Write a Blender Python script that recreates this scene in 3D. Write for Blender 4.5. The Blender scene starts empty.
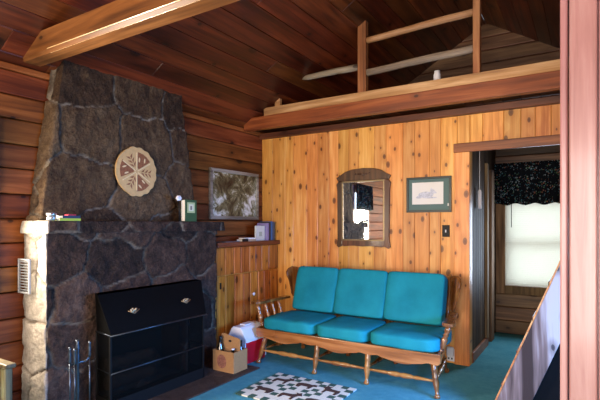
import bpy, bmesh, math, random
from mathutils import Vector, Matrix, noise
random.seed(7)
PI = math.pi
SC = bpy.context.scene
COL = SC.collection
X0, Y1, XR, YB, YG = -3.40, 4.537, 1.20, -2.30, 6.12      # wall planes of the cabin
XA, ZA, PITCH = -1.10, 3.855, 0.60                        # ridge line and roof pitch

# ------------------------------------------------------------------ helpers
def lin(h):
    h = h.lstrip('#'); v = [int(h[i:i+2], 16)/255 for i in (0, 2, 4)]
    return tuple((c/12.92 if c <= .04045 else ((c+.055)/1.055)**2.4) for c in v) + (1,)

class NT:
    def __init__(s, name):
        s.m = bpy.data.materials.new(name); s.m.use_nodes = True
        s.t = s.m.node_tree; s.t.nodes.clear()
        s.out = s.n('ShaderNodeOutputMaterial')
    def n(s, typ, **kw):
        nd = s.t.nodes.new(typ)
        for k, v in kw.items(): setattr(nd, k, v)
        return nd
    def l(s, a, b): s.t.links.new(a, b)
    def math(s, op, a, b=None, c=None):
        nd = s.n('ShaderNodeMath', operation=op)
        for i, v in enumerate((a, b, c)):
            if v is None: continue
            if hasattr(v, 'links'): s.l(v, nd.inputs[i])
            else: nd.inputs[i].default_value = v
        return nd.outputs[0]
    def ramp(s, fac, stops, interp='LINEAR'):
        nd = s.n('ShaderNodeValToRGB'); cr = nd.color_ramp; cr.interpolation = interp
        while len(cr.elements) < len(stops): cr.elements.new(.5)
        for e, (p, c) in zip(cr.elements, stops): e.position = p; e.color = c
        s.l(fac, nd.inputs[0]); return nd.outputs[0]
    def mix(s, fac, a, b, blend='MIX'):
        nd = s.n('ShaderNodeMix', data_type='RGBA', blend_type=blend)
        for i, v in ((0, fac), (6, a), (7, b)):
            if hasattr(v, 'links'): s.l(v, nd.inputs[i])
            else: nd.inputs[i].default_value = v
        return nd.outputs[2]
    def coord(s, scale=(1, 1, 1), off=None):
        tc = s.n('ShaderNodeTexCoord'); mp = s.n('ShaderNodeMapping')
        s.l(tc.outputs['Object'], mp.inputs['Vector'])
        mp.inputs['Scale'].default_value = scale
        if off is not None: s.l(off, mp.inputs['Location'])
        return mp.outputs[0]
    def noise(s, vec, scale=1, detail=4, rough=.55, dist=0):
        nd = s.n('ShaderNodeTexNoise'); s.l(vec, nd.inputs['Vector'])
        nd.inputs['Scale'].default_value = scale; nd.inputs['Detail'].default_value = detail
        nd.inputs['Roughness'].default_value = rough; nd.inputs['Distortion'].default_value = dist
        return nd.outputs['Fac']
    def bsdf(s, color, rough=.5, metal=0, bump=None, bstr=.3, bdist=.01, spec=.5, coat=0, crough=.1):
        b = s.n('ShaderNodeBsdfPrincipled')
        for k, v in (('Base Color', color), ('Roughness', rough), ('Metallic', metal), ('Specular IOR Level', spec), ('Coat Weight', coat), ('Coat Roughness', crough)):
            if hasattr(v, 'links'): s.l(v, b.inputs[k])
            else: b.inputs[k].default_value = v
        if bump is not None:
            bp = s.n('ShaderNodeBump'); s.l(bump, bp.inputs['Height'])
            bp.inputs['Strength'].default_value = bstr; bp.inputs['Distance'].default_value = bdist
            s.l(bp.outputs[0], b.inputs['Normal'])
        s.l(b.outputs[0], s.out.inputs[0]); return b

def wood(name, light, mid, dark, axis='Z', rough=.4, knot=0, var=.5, grain=26, kscale=5.0, coat=0, kcol='#2a1206', spec=.5, bstr=.25, rc=.12, flat='Y', boost=1.0):
    t = NT(name); at = t.n('ShaderNodeAttribute', attribute_name='col')
    sep = t.n('ShaderNodeSeparateColor'); t.l(at.outputs['Color'], sep.inputs[0])
    v = sep.outputs[0]
    off = t.n('ShaderNodeVectorMath', operation='SCALE'); off.inputs[0].default_value = (17.3, 11.7, 23.1); t.l(v, off.inputs['Scale'])
    i = 'XYZ'.index(axis)
    sc = [grain]*3; sc[i] = grain*.06
    g = t.noise(t.coord(sc, off.outputs[0]), 1, 5, .6, .6)
    sc2 = [3.5]*3; sc2[i] = .9
    b = t.noise(t.coord(sc2, off.outputs[0]), 1, 3, .5)
    f = t.math('ADD', t.math('MULTIPLY', g, .6), t.math('MULTIPLY', b, .4)); f = t.math('MULTIPLY_ADD', f, 1.5*boost, .5-.75*boost)
    c = t.ramp(f, [(.30, lin(dark)), (.5, lin(mid)), (.68, lin(light))])
    if knot:
        sk = [kscale]*3; sk[i] = kscale*.6
        vo = t.n('ShaderNodeTexVoronoi', voronoi_dimensions='2D'); vo.inputs['Scale'].default_value = 1
        sx = t.n('ShaderNodeSeparateXYZ'); cx = t.n('ShaderNodeCombineXYZ'); t.l(t.coord(sk, off.outputs[0]), sx.inputs[0])
        for q, ax in enumerate([w for w in 'XYZ' if w != flat]): t.l(sx.outputs['XYZ'.index(ax)], cx.inputs[q])
        wob = t.n('ShaderNodeVectorMath', operation='ADD'); t.l(cx.outputs[0], wob.inputs[0])
        wc = t.math('MULTIPLY_ADD', b, .25, -.12); t.l(wc, wob.inputs[1]); t.l(wob.outputs[0], vo.inputs['Vector'])
        vs = t.n('ShaderNodeSeparateColor'); t.l(vo.outputs['Color'], vs.inputs[0])
        on = t.math('GREATER_THAN', vs.outputs[0], 1-knot)
        size = t.math('MULTIPLY_ADD', t.math('POWER', vs.outputs[1], 2.5), .12, .055)
        q = t.math('DIVIDE', vo.outputs['Distance'], size)
        halo = t.math('MULTIPLY', t.math('MULTIPLY', t.ramp(q, [(.0, (1,)*4), (.9, (.75,)*4), (1.0, (0,)*4)]), on), .9)
        q2 = t.math('MULTIPLY', t.math('DIVIDE', vo.outputs['Distance'], size), .3)
        halo2 = t.math('MULTIPLY', t.math('MULTIPLY', t.ramp(q2, [(.3, (1,)*4), (1.0, (0,)*4)]), on), .5)
        c = t.mix(halo2, c, lin(dark)); c = t.mix(halo, c, lin(kcol))
    br = t.math('MULTIPLY_ADD', v, var*2, 1-var)
    hv = t.n('ShaderNodeHueSaturation'); t.l(c, hv.inputs['Color']); t.l(br, hv.inputs['Value'])
    t.l(t.math('MULTIPLY_ADD', sep.outputs[1], .02, .49), hv.inputs['Hue'])
    rr = t.math('MULTIPLY_ADD', b, .25, rough-.12)
    t.bsdf(hv.outputs[0], rr, bump=g, bstr=bstr, bdist=.003, coat=coat, spec=spec, crough=rc)
    return t.m

def plain(name, hexc, rough=.5, metal=0, nz=0, nscale=30, bstr=0, **kw):
    t = NT(name); f = t.noise(t.coord((nscale,)*3), 1, 4)
    c = lin(hexc)
    a = tuple(max(0, x*(1-nz)) for x in c[:3])+(1,); b = tuple(min(1, x*(1+nz)) for x in c[:3])+(1,)
    col = t.ramp(f, [(.3, a), (.7, b)])
    t.bsdf(col, rough, metal, bump=f if bstr else None, bstr=bstr, bdist=.004, **kw)
    return t.m

def BM():
    bm = bmesh.new(); bm.verts.layers.float_color.new('col'); return bm
def paint(bm, verts, v=None, g=None):
    L = bm.verts.layers.float_color['col']
    v = random.random() if v is None else v; g = random.random() if g is None else g
    for x in verts: x[L] = (v, g, 1, 1)
def box(bm, lo, hi, bev=0, v=None, M=None, mi=0, seg=1):
    cs = [(x, y, z) for x in (lo[0], hi[0]) for y in (lo[1], hi[1]) for z in (lo[2], hi[2])]
    vs = [bm.verts.new(c) for c in cs]
    fs = [bm.faces.new([vs[i] for i in f]) for f in ((0,1,3,2),(4,6,7,5),(0,4,5,1),(2,3,7,6),(0,2,6,4),(1,5,7,3))]
    al = set(vs); fa = set(fs)
    if bev:
        es = list({e for f in fs for e in f.edges})
        r = bmesh.ops.bevel(bm, geom=es, offset=bev, segments=seg, affect='EDGES', profile=.5)
        fa = set(r['faces']) | {f for f in fs if f.is_valid}
        al = {x for f in fa for x in f.verts}
    for f in fa: f.material_index = mi
    if M is not None:
        for x in al: x.co = M @ x.co
    paint(bm, al, v)
    return al
def align(a, b):
    a, b = Vector(a), Vector(b); d = b-a
    return Matrix.Translation(a) @ d.to_track_quat('Z', 'Y').to_matrix().to_4x4(), d.length
def lathe(bm, prof, n=12, M=None, v=None, mi=0, sx=1, sy=1):
    rings = []; al = []
    for r, z in prof:
        ring = [bm.verts.new((r*sx*math.cos(2*PI*i/n), r*sy*math.sin(2*PI*i/n), z)) for i in range(n)]
        rings.append(ring); al += ring
    for a, b in zip(rings, rings[1:]):
        for i in range(n):
            f = bm.faces.new((a[i], a[(i+1) % n], b[(i+1) % n], b[i])); f.smooth = True; f.material_index = mi
    for ring, fl in ((rings[0], 1), (rings[-1], 0)):
        f = bm.faces.new(ring[::-1] if fl else ring); f.material_index = mi
    if M is not None:
        for x in al: x.co = M @ x.co
    paint(bm, al, v)
def turned(bm, a, b, prof, n=12, v=None):
    """profile of (t along the length, radius) laid between two points"""
    M, L = align(a, b); lathe(bm, [(r, t*L) for t, r in prof], n, M, v)
def tube(bm, pts, r, n=8, v=None, mi=0):
    pts = [Vector(p) for p in pts]; rings = []; al = []
    for i, p in enumerate(pts):
        d = (pts[min(i+1, len(pts)-1)]-pts[max(i-1, 0)]).normalized()
        u = d.cross(Vector((0, 0, 1)) if abs(d.z) < .9 else Vector((0, 1, 0))).normalized(); w = d.cross(u)
        rr = r[i] if isinstance(r, (list, tuple)) else r
        ring = [bm.verts.new(p+u*rr*math.cos(2*PI*k/n)+w*rr*math.sin(2*PI*k/n)) for k in range(n)]
        rings.append(ring); al += ring
    for a, b in zip(rings, rings[1:]):
        for k in range(n):
            f = bm.faces.new((a[k], b[k], b[(k+1) % n], a[(k+1) % n])); f.smooth = True; f.material_index = mi
    bm.faces.new(rings[0]).material_index = mi; bm.faces.new(rings[-1][::-1]).material_index = mi
    paint(bm, al, v)
def prism(bm, out, depth, M=None, v=None, mi=0, bev=0):
    """outline in local XY extruded along local Z"""
    a = [bm.verts.new((x, y, 0)) for x, y in out]; b = [bm.verts.new((x, y, depth)) for x, y in out]
    fs = [bm.faces.new(a[::-1]), bm.faces.new(b)]; n = len(out)
    for i in range(n): fs.append(bm.faces.new((a[i], a[(i+1) % n], b[(i+1) % n], b[i])))
    al = set(a+b); fa = set(fs)
    if bev:
        es = list(set(fs[0].edges) | set(fs[1].edges))
        r = bmesh.ops.bevel(bm, geom=es, offset=bev, segments=2, affect='EDGES', profile=.6)
        fa = set(r['faces']) | {f for f in fs if f.is_valid}; al = {x for f in fa for x in f.verts}
    for f in fa: f.material_index = mi
    if M is not None:
        for x in al: x.co = M @ x.co
    paint(bm, al, v)
# frames: outline plane XZ (depth towards -Y) and YZ (depth towards +X)
def M_xz(y): return Matrix(((1, 0, 0, 0), (0, 0, -1, y), (0, 1, 0, 0), (0, 0, 0, 1)))
def M_yz(x): return Matrix(((0, 0, 1, x), (1, 0, 0, 0), (0, 1, 0, 0), (0, 0, 0, 1)))
def M_at(loc, rz=0, rx=0, ry=0):
    return Matrix.Translation(loc) @ Matrix.Rotation(rz, 4, 'Z') @ Matrix.Rotation(rx, 4, 'X') @ Matrix.Rotation(ry, 4, 'Y')

def obj(name, bm, mats, parent=None, smooth=False, label=None, world=True):
    """links the bmesh as ONE object; a child is given in world coordinates unless world=False"""
    bmesh.ops.recalc_face_normals(bm, faces=bm.faces)
    me = bpy.data.meshes.new(name)
    if parent is not None and world:
        bm.transform((Matrix.Translation(parent['_w']) @ Matrix.Rotation(parent['_r'], 4, 'Z')).inverted())
    if smooth:
        for f in bm.faces: f.smooth = True
    bm.to_mesh(me); bm.free()
    for m in (mats if isinstance(mats, (list, tuple)) else [mats]): me.materials.append(m)
    o = bpy.data.objects.new(name, me); COL.objects.link(o)
    if parent is not None:
        o.parent = parent; o['_w'] = parent['_w']; o['_r'] = parent['_r']
    if label: o['label'] = label
    return o
def thing(name, label, cat, loc=(0, 0, 0), rz=0, group=None):
    o = bpy.data.objects.new(name, None); COL.objects.link(o); o.empty_display_size = .05
    o.location = loc; o.rotation_euler = (0, 0, rz); o['_w'] = loc; o['_r'] = rz
    o['label'] = label; o['category'] = cat
    if group: o['group'] = group
    return o
def tag(o, label, cat, group=None):
    o['label'] = label; o['category'] = cat
    if group: o['group'] = group
    return o
def struct(o, label=None):
    o['kind'] = 'structure'
    if label: o['label'] = label
    return o
def single(name, label, cat, bm, mats, group=None, smooth=False):
    """a thing that is one mesh, its origin moved to its base"""
    xs = [v.co for v in bm.verts]
    c = Vector(((min(v.x for v in xs)+max(v.x for v in xs))/2, (min(v.y for v in xs)+max(v.y for v in xs))/2, min(v.z for v in xs)))
    bm.transform(Matrix.Translation(-c)); o = obj(name, bm, mats, None, smooth); o.location = c
    return tag(o, label, cat, group)
def cushion(bm, size, M, p=5, cuts=9, puff=.0, wr=.004, seed=0):
    tmp = bmesh.new(); bmesh.ops.create_cube(tmp, size=2)
    bmesh.ops.subdivide_edges(tmp, edges=tmp.edges[:], cuts=cuts, use_grid_fill=True)
    vs = {}
    for v in tmp.verts:
        x, y, z = v.co
        k = (abs(x)**p+abs(y)**p+abs(z)**p)**(-1/p)
        q = Vector((x*k, y*k, z*k)) if p < 40 else v.co.copy()
        e = (1-min(1, abs(x))**3)*(1-min(1, abs(y))**3)
        q = Vector((q.x*size[0]/2, q.y*size[1]/2, q.z*size[2]/2*(1+puff*e)))
        nz = noise.noise(Vector((q.x*7+seed*3.1, q.y*7, q.z*7)))*wr*2
        q.z += nz
        vs[v] = bm.verts.new(M @ q)
    for f in tmp.faces:
        g = bm.faces.new([vs[v] for v in f.verts]); g.smooth = True
    paint(bm, vs.values(), .5, .5); tmp.free()

# ------------------------------------------------------------------ materials
PINE = wood('knotty_pine', '#e6ac60', '#d79245', '#b8712e', 'Z', .42, .8, .22, 22, 7.5, coat=.08, kcol='#4a210b')
PINE_H = wood('knotty_pine_trim', '#c98a48', '#b06c30', '#80451c', 'X', .4, .3, .2, 22, 5.0, coat=.1, kcol='#3c1c08')
PINE_CAB = wood('cabinet_pine', '#cf8438', '#b56824', '#7c3f12', 'Z', .35, .7, .2, 22, 7.0, coat=.2, kcol='#351505', flat='X')
LOG_RED = wood('red_stained_log', '#97562a', '#7b411b', '#54290f', 'Y', .6, .35, .3, 20, 5.0, kcol='#1c0a04', flat='X', spec=.2)
CEIL = wood('stained_ceiling_board', '#703618', '#53240f', '#2f1207', 'Y', .4, .35, .3, 18, 4.5, kcol='#190a05', coat=.08, rc=.25, flat='Z')
GABLE = wood('gable_board', '#7d4b2b', '#5f351c', '#371c0e', 'X', .45, .3, .25, 20, 4.0)
BEAM_X = wood('beam_stain', '#a0602f', '#83481f', '#552a12', 'X', .4, .25, .2, 18, 4.0, kcol='#2a1006', coat=.15)
BEAM_GLEAM = wood('worn_lit_beam_edge', '#f0dcbc', '#dcbb90', '#b98a58', 'X', .22, 0, .2, 18, coat=.5)  # near-white colour carries the daylight caught by the worn edge
RAIL_RAW = wood('pale_lumber', '#caa177', '#ad7f52', '#805533', 'X', .55, .1, .25, 20)
POST_RAW = wood('post_lumber', '#b98353', '#986037', '#683c20', 'Z', .5, .15, .25, 20)
POLE = wood('grey_weathered_pole', '#b5a797', '#94836f', '#5f4f40', 'X', .65, .1, .25, 20)
MAPLE = wood('maple_stain', '#bb8549', '#98632d', '#5f3916', 'X', .28, 0, .2, 20, coat=.5)
MAPLE_Z = wood('maple_turned', '#a8733c', '#7f4d23', '#482611', 'Z', .26, 0, .2, 20, coat=.6)
DARKW = wood('dark_walnut', '#6a4226', '#4d2c17', '#2c170b', 'Z', .35, 0, .2, 25, coat=.3)
DARKP = wood('dark_panelling', '#54432f', '#3d2e20', '#241a11', 'Z', .65, .2, .3, 20, coat=0, flat='X', spec=.15)
HALLLOG = wood('hall_log', '#8a6a4c', '#6a4c33', '#3f2a1b', 'X', .5, .35, .3, 20, 4.0)
HALLZ = wood('hall_trim', '#8f7350', '#70563a', '#453220', 'Z', .75, .2, .3, 20)
STRW = wood('worn_grey_stringer', '#a89990', '#755f54', '#35261f', 'Z', .7, .6, .2, 9, 5.5, kcol='#231f22', spec=.2, boost=1.6)
POSTPINK = wood('rose_brown_post', '#a57e7c', '#966867', '#7e5452', 'Z', .38, 0, .1, 26, coat=.2, bstr=.08)
OAK_CH = wood('chair_oak', '#685e42', '#4c452e', '#332c1c', 'Z', .4, 0, .2, 20)
BARK = plain('firewood_bark', '#4a382c', .9, nz=.5, nscale=25, bstr=.8)
IRON = plain('black_iron', '#0a0a0b', .65, 0, nz=.2, spec=.2)
STEEL = plain('tool_steel', '#4b525c', .35, .9, nz=.2)
BRASS = plain('aged_brass_pull', '#b89f7c', .35, .8, nz=.2)
WHITE_P = plain('white_plastic', '#e4e4ea', .35)
BLACK_P = plain('black_plastic', '#0b0c0f', .5, spec=.25)
RED_P = plain('red_plastic', '#cc1526', .3, nz=.05)
CARD = plain('corrugated_card', '#a57a4d', .8, nz=.08, nscale=60)
PAPER = plain('white_paper', '#e6e2da', .7)
GLASSD = plain('dark_bottle_glass', '#0c0806', .08, spec=.8)
SILVER = plain('silver_tin', '#b9bcc0', .25, .8)
BRICKD = plain('sooty_firebrick', '#1b1512', .95, nz=.4, nscale=14, bstr=.5)
ASHM = plain('grey_ash', '#4a4540', 1, nz=.5, nscale=60, bstr=1)
SUBW = plain('wall_backing', '#2a1a10', .9)
GREYV = plain('grey_vent_metal', '#8d8f92', .45, .3, nz=.08)

def m_carpet():
    t = NT('teal_blue_carpet'); c = t.coord()
    a = t.noise(c, 260, 3, .7); b = t.noise(c, 3.2, 4, .6); d = t.noise(c, 22, 3)
    f = t.math('ADD', t.math('MULTIPLY', a, .45), t.math('ADD', t.math('MULTIPLY', b, .35), t.math('MULTIPLY', d, .2)))
    col = t.ramp(f, [(.32, lin('#38798a')), (.5, lin('#4c909e')), (.68, lin('#6ba8b0'))])
    t.bsdf(col, .95, bump=a, bstr=.6, bdist=.006, spec=.1); return t.m
CARPET = m_carpet()
def m_teal():
    t = NT('teal_upholstery'); c = t.coord()
    a = t.noise(c, 420, 2); b = t.noise(c, 5, 3)
    col = t.ramp(t.math('ADD', t.math('MULTIPLY', a, .35), t.math('MULTIPLY', b, .65)), [(.3, lin('#0b6f7c')), (.7, lin('#1c8c98'))])
    t.bsdf(col, .8, bump=a, bstr=.3, bdist=.003, spec=.2); return t.m
TEAL = m_teal()
def m_stone(name, cols, mort, rough=.75):
    t = NT(name); at = t.n('ShaderNodeAttribute', attribute_name='col')
    sp = t.n('ShaderNodeSeparateColor'); t.l(at.outputs['Color'], sp.inputs[0])
    c = t.coord(); a = t.noise(c, 9, 6, .7); b = t.noise(c, 45, 5, .75)
    f = t.math('ADD', t.math('MULTIPLY', sp.outputs[0], .4), t.math('ADD', t.math('MULTIPLY_ADD', a, 1.2, -.3), t.math('MULTIPLY_ADD', b, .9, -.45)))
    n = len(cols); col = t.ramp(f, [(.15+.7*i/(n-1), lin(x)) for i, x in enumerate(cols)])
    mc = t.ramp(t.noise(c, 5, 4, .7), [(.35, lin(cols[0])), (.62, lin(mort))])
    spk = t.math('GREATER_THAN', t.noise(c, 150, 2), .66)
    col = t.mix(t.math('MULTIPLY', spk, .25), col, lin('#8a8078'))
    pale = t.ramp(t.math('ADD', t.math('MULTIPLY', a, .6), t.math('MULTIPLY', b, .4)), [(.3, lin('#8d8478')), (.6, lin('#d8d0c2'))])  # pale side stone, window light included in the colour
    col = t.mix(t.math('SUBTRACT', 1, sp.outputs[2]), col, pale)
    col = t.mix(t.math('SUBTRACT', 1, sp.outputs[1]), col, mc)
    h = t.math('ADD', a, t.math('MULTIPLY', b, .6))
    t.bsdf(col, rough, bump=h, bstr=1.0, bdist=.035, spec=.25); return t.m
STONE = m_stone('fieldstone', ['#191210', '#33241d', '#4e392f', '#664f42'], '#857868')
STONE2 = m_stone('chimney_fieldstone', ['#281b12', '#412f21', '#594632', '#725d45'], '#9c9282')
HEARTH = m_stone('brown_hearth_stone', ['#33251f', '#46362f', '#584840', '#67564d'], '#4a4038', .6)

# ------------------------------------------------------------------ stone work
def stone_wrap(bm, pb, pt, z0, z1, step, cw, ch, depth, mw, rnd, hole=None, window_lit_seg=()):
    R = random.Random(rnd); L = bm.verts.layers.float_color['col']
    seg = [math.dist(pb[i], pb[i+1]) for i in range(len(pb)-1)]; tot = sum(seg)
    ss = []; acc = 0
    for i, l in enumerate(seg):
        n = max(2, round(l/step)); ss += [(i, k/n, acc+l*k/n) for k in range(n)]; acc += l
    ss.append((len(seg)-1, 1.0, tot))
    nz = max(2, round((z1-z0)/step)); seeds = []; r = 0; z = -ch*.5
    while z < (z1-z0)+ch:
        x = -cw*(.5+.5*(r % 2))
        while x < tot+cw:
            w = cw*R.uniform(.75, 1.35)
            seeds.append((x+w/2+R.uniform(-.14, .14)*cw, z+R.uniform(-.26, .26)*ch, R.random())); x += w
        z += ch; r += 1
    def nrm(i):
        dx, dy = pb[i+1][0]-pb[i][0], pb[i+1][1]-pb[i][1]; l = math.hypot(dx, dy); return Vector((dy/l, -dx/l, 0))
    def onrm(i): return nrm(i)
    grid = []
    for j in range(nz+1):
        t = j/nz; zz = z0+(z1-z0)*t; row = []
        for (i, k, s) in ss:
            a = Vector(pb[i]).lerp(Vector(pb[i+1]), k); b = Vector(pt[i]).lerp(Vector(pt[i+1]), k)
            p = a.lerp(b, t); n = onrm(i)
            if k == 0 and i > 0: n = (onrm(i)+onrm(i-1)).normalized()
            px = s+noise.noise(Vector((s*5, zz*5, rnd)))*.045+noise.noise(Vector((s*17, zz*17, rnd)))*.012
            pz = (zz-z0)+noise.noise(Vector((s*5+9, zz*5, rnd)))*.045+noise.noise(Vector((s*17, zz*17+4, rnd)))*.012
            d = sorted(((px-q[0])**2+((pz-q[1])*1.15)**2, q) for q in seeds)[:3]
            e = (d[1][0]-d[0][0])/(2*max(1e-4, math.hypot(d[1][1][0]-d[0][1][0], d[1][1][1]-d[0][1][1])))
            m = min(1, max(0, (e-mw*.35)/mw)); m = m*m*(3-2*m)
            h = depth*(m-1)+noise.noise(Vector((s*12, zz*12, rnd+5)))*.012+noise.noise(Vector((s*35, zz*35, rnd+5)))*.005+(d[0][1][2]-.5)*.02*m
            v = bm.verts.new((p[0]+n.x*h, p[1]+n.y*h, zz))
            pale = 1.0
            if i in window_lit_seg or (k == 0 and i-1 in window_lit_seg): pale = 1-min(1, max(.0, .55+.5*(d[0][1][2])))  # side stones paler: lighter stone plus window light put into the colour
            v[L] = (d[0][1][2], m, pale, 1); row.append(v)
        grid.append(row)
    for j in range(nz):
        for k in range(len(ss)-1):
            vs = (grid[j][k], grid[j][k+1], grid[j+1][k+1], grid[j+1][k])
            if hole:
                c = sum((v.co for v in vs), Vector())/4
                if hole[0] < c.y < hole[1] and c.z < hole[2] and c.x > -3.2: continue
            f = bm.faces.new(vs); f.smooth = True
    return grid
def cap(bm, row):
    f = bm.faces.new(row); f.smooth = False

# ------------------------------------------------------------------ room shell
def boards_x(bm, xa, xb, y, z0, z1, th, wr, bev=.004, zfun=None):
    x = xa
    while x < xb-.005:
        w = random.uniform(*wr)
        if xb-(x+w) < wr[0]*.6: w = xb-x
        lo, hi = (zfun(x, x+w) if zfun else (z0, z1))
        box(bm, (x+.0008, y, lo), (x+w-.0008, y+th, hi), bev); x += w
bm = BM(); box(bm, (X0-.3, YB-.2, -.12), (XR+.2, YG+.2, 0), 0, .5); struct(obj('floor', bm, CARPET), 'wall-to-wall blue carpet')

def logs(bm, x, ya, yb, z0, z1, ch, side, openings=()):
    """courses of flat-faced logs with rounded edges on a wall plane at x"""
    z = z0; k = 0
    while z < z1-.01:
        h = min(ch*random.uniform(.93, 1.07), z1-z); spans = [(ya, yb)]
        for (oa, ob, oz0, oz1) in openings:
            if z+h > oz0+.02 and z < oz1-.02:
                ns = []
                for a, b in spans:
                    if a < oa: ns.append((a, min(b, oa)))
                    if b > ob: ns.append((max(a, ob), b))
                spans = ns
        for a, b in spans:
            if b-a > .02: box(bm, (x-.10 if side > 0 else x, a, z+.003), (x if side > 0 else x+.10, b, z+h-.003), min(.011, h*.3), seg=2)
        z += h; k += 1
WIN_L = (.85, 1.47, .95, 1.95)
bm = BM(); logs(bm, X0, YB, YG+.1, 0, 2.46, .175, 1, [WIN_L])
box(bm, (X0-.13, YB, 0), (X0-.10, WIN_L[0], 2.46), 0, .2); box(bm, (X0-.13, WIN_L[1], 0), (X0-.10, YG, 2.46), 0, .2)
box(bm, (X0-.13, WIN_L[0], 0), (X0-.10, WIN_L[1], WIN_L[2]), 0, .2); box(bm, (X0-.13, WIN_L[0], WIN_L[3]), (X0-.10, WIN_L[1], 2.46), 0, .2)
struct(obj('wall_left', bm, LOG_RED), 'red-brown stained log wall')

DO = (-.955, -.15, 2.02)
bm = BM()
boards_x(bm, X0, DO[0], Y1, 0, 2.43, .02, (.11, .19))
boards_x(bm, DO[0], DO[1], Y1, DO[2]+.02, 2.43, .02, (.11, .19))
boards_x(bm, DO[1], XR, Y1, 0, 2.43, .02, (.11, .19))
box(bm, (X0, Y1+.02, 0), (DO[0], Y1+.10, 2.43), 0, .2); box(bm, (DO[1], Y1+.02, 0), (XR, Y1+.10, 2.43), 0, .2); box(bm, (DO[0], Y1+.02, DO[2]+.02), (DO[1], Y1+.10, 2.43), 0, .2)
struct(obj('wall_back', bm, PINE), 'knotty pine board wall')

# gable wall closing the loft and the hall
WH = (-.877, -.13, .592, 1.62)
bm = BM(); z = 0; k = 0
while z < ZA:
    h = .165*random.uniform(.95, 1.05); zt = z+h
    hw = max(.02, min(2.3, (ZA-z)/PITCH)); a, b = max(X0, XA-hw), min(XR, XA+hw)
    spans = [(a, b)]
    if zt > WH[2]+.02 and z < WH[3]-.02: spans = [(a, WH[0]), (WH[1], b)]
    for p, q in spans: box(bm, (p, YG, z+.002), (q, YG+.06, zt-.002), .010, seg=2, mi=1 if z > 2.4 else 0)
    z = zt
box(bm, (X0, YG+.06, 0), (WH[0], YG+.09, 2.4), 0, .2); box(bm, (WH[1], YG+.06, 0), (XR, YG+.09, 2.4), 0, .2)
box(bm, (WH[0], YG+.06, 0), (WH[1], YG+.09, WH[2]), 0, .2); box(bm, (WH[0], YG+.06, WH[3]), (WH[1], YG+.09, 2.4), 0, .2)
prism(bm, [(X0, 2.4), (XR, 2.4), (XA, ZA+.03)], .03, M_xz(YG+.09), .2, 1)
struct(obj('wall_far', bm, [HALLLOG, GABLE]), 'horizontal board end wall')

# right wall and the wall behind the camera, both with windows
WR = (1.75, 3.25, .85, 2.05)
WB1 = (-2.5, -.9, .75, 2.05); WB2 = (-.35, .85, .1, 2.1)
bm = BM(); logs(bm, XR, YB, YG+.1, 0, 2.44, .172, -1, [WR])
for a in ((YB, WR[0], 0, 2.44), (WR[1], YG, 0, 2.44), (WR[0], WR[1], 0, WR[2]), (WR[0], WR[1], WR[3], 2.44)): box(bm, (XR+.1, a[0], a[2]), (XR+.13, a[1], a[3]), 0, .2)
struct(obj('wall_right', bm, LOG_RED), 'log wall on the right')
bm = BM(); x = X0
for a, b, lo, hi in ((X0, WB1[0], 0, 2.44), (WB1[0], WB1[1], 0, WB1[2]), (WB1[0], WB1[1], WB1[3], 2.44), (WB1[1], WB2[0], 0, 2.44), (WB2[0], WB2[1], 0, WB2[2]), (WB2[0], WB2[1], WB2[3], 2.44), (WB2[1], XR, 0, 2.44)):
    boards_x(bm, a, b, YB-.05, lo, hi, .05, (.13, .18))
prism(bm, [(X0, 2.44), (XR, 2.44), (XA, ZA)], .05, M_xz(YB), .5)
struct(obj('wall_front', bm, PINE), 'pine wall behind the viewer')
def win_frame(name, axis, p, a, b, z0, z1, mat, d=.05, cw=.09):
    bm = BM(); s = 1 if axis in ('x+', 'y+') else -1
    def bx(u0, u1, v0, v1, d0, d1):
        q0, q1 = sorted((p+s*d0, p+s*d1))
        if axis[0] == 'x': box(bm, (q0, u0, v0), (q1, u1, v1), .003)
        else: box(bm, (u0, q0, v0), (u1, q1, v1), .003)
    for u0, u1, v0, v1 in ((a-cw, a, z0-cw, z1+cw), (b, b+cw, z0-cw, z1+cw), (a, b, z1, z1+cw), (a, b, z0-cw, z0)): bx(u0, u1, v0, v1, .001, .025)
    for u0, u1, v0, v1 in ((a, a+.035, z0, z1), (b-.035, b, z0, z1), (a, b, z1-.035, z1), (a, b, z0, z0+.035), (a, b, (z0+z1)/2-.02, (z0+z1)/2+.02)): bx(u0, u1, v0, v1, -.07, -.03)
    return struct(obj(name, bm, mat))
def lit_pane(hexc, st, name):
    t = NT(name); e = t.n('ShaderNodeEmission'); e.inputs[0].default_value = lin(hexc); e.inputs[1].default_value = st
    t.l(e.outputs[0], t.out.inputs[0]); return t.m
SKYPANE = lit_pane('#e8f2ff', 3.2, 'daylight_window_pane')
HALLPANE = lit_pane('#e4f2f4', 3.3, 'daylight_hall_pane')
w = win_frame('window_1', 'x+', X0, *WIN_L, POSTPINK)
bm = BM(); box(bm, (X0-.09, WIN_L[0], WIN_L[2]), (X0-.085, WIN_L[1], WIN_L[3])); struct(obj('window_1_pane', bm, SKYPANE))
win_frame('window_2', 'x-', XR, *WR, PINE_H); bm = BM(); box(bm, (XR+.085, WR[0], WR[2]), (XR+.09, WR[1], WR[3])); struct(obj('window_2_pane', bm, SKYPANE))
for i, W in enumerate((WB1, WB2)):
    win_frame('window_%d' % (3+i), 'y+', YB, *W, PINE_H); bm = BM(); box(bm, (W[0], YB-.09, W[2]), (W[1], YB-.085, W[3])); struct(obj('window_%d_pane' % (3+i), bm, SKYPANE))

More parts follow.
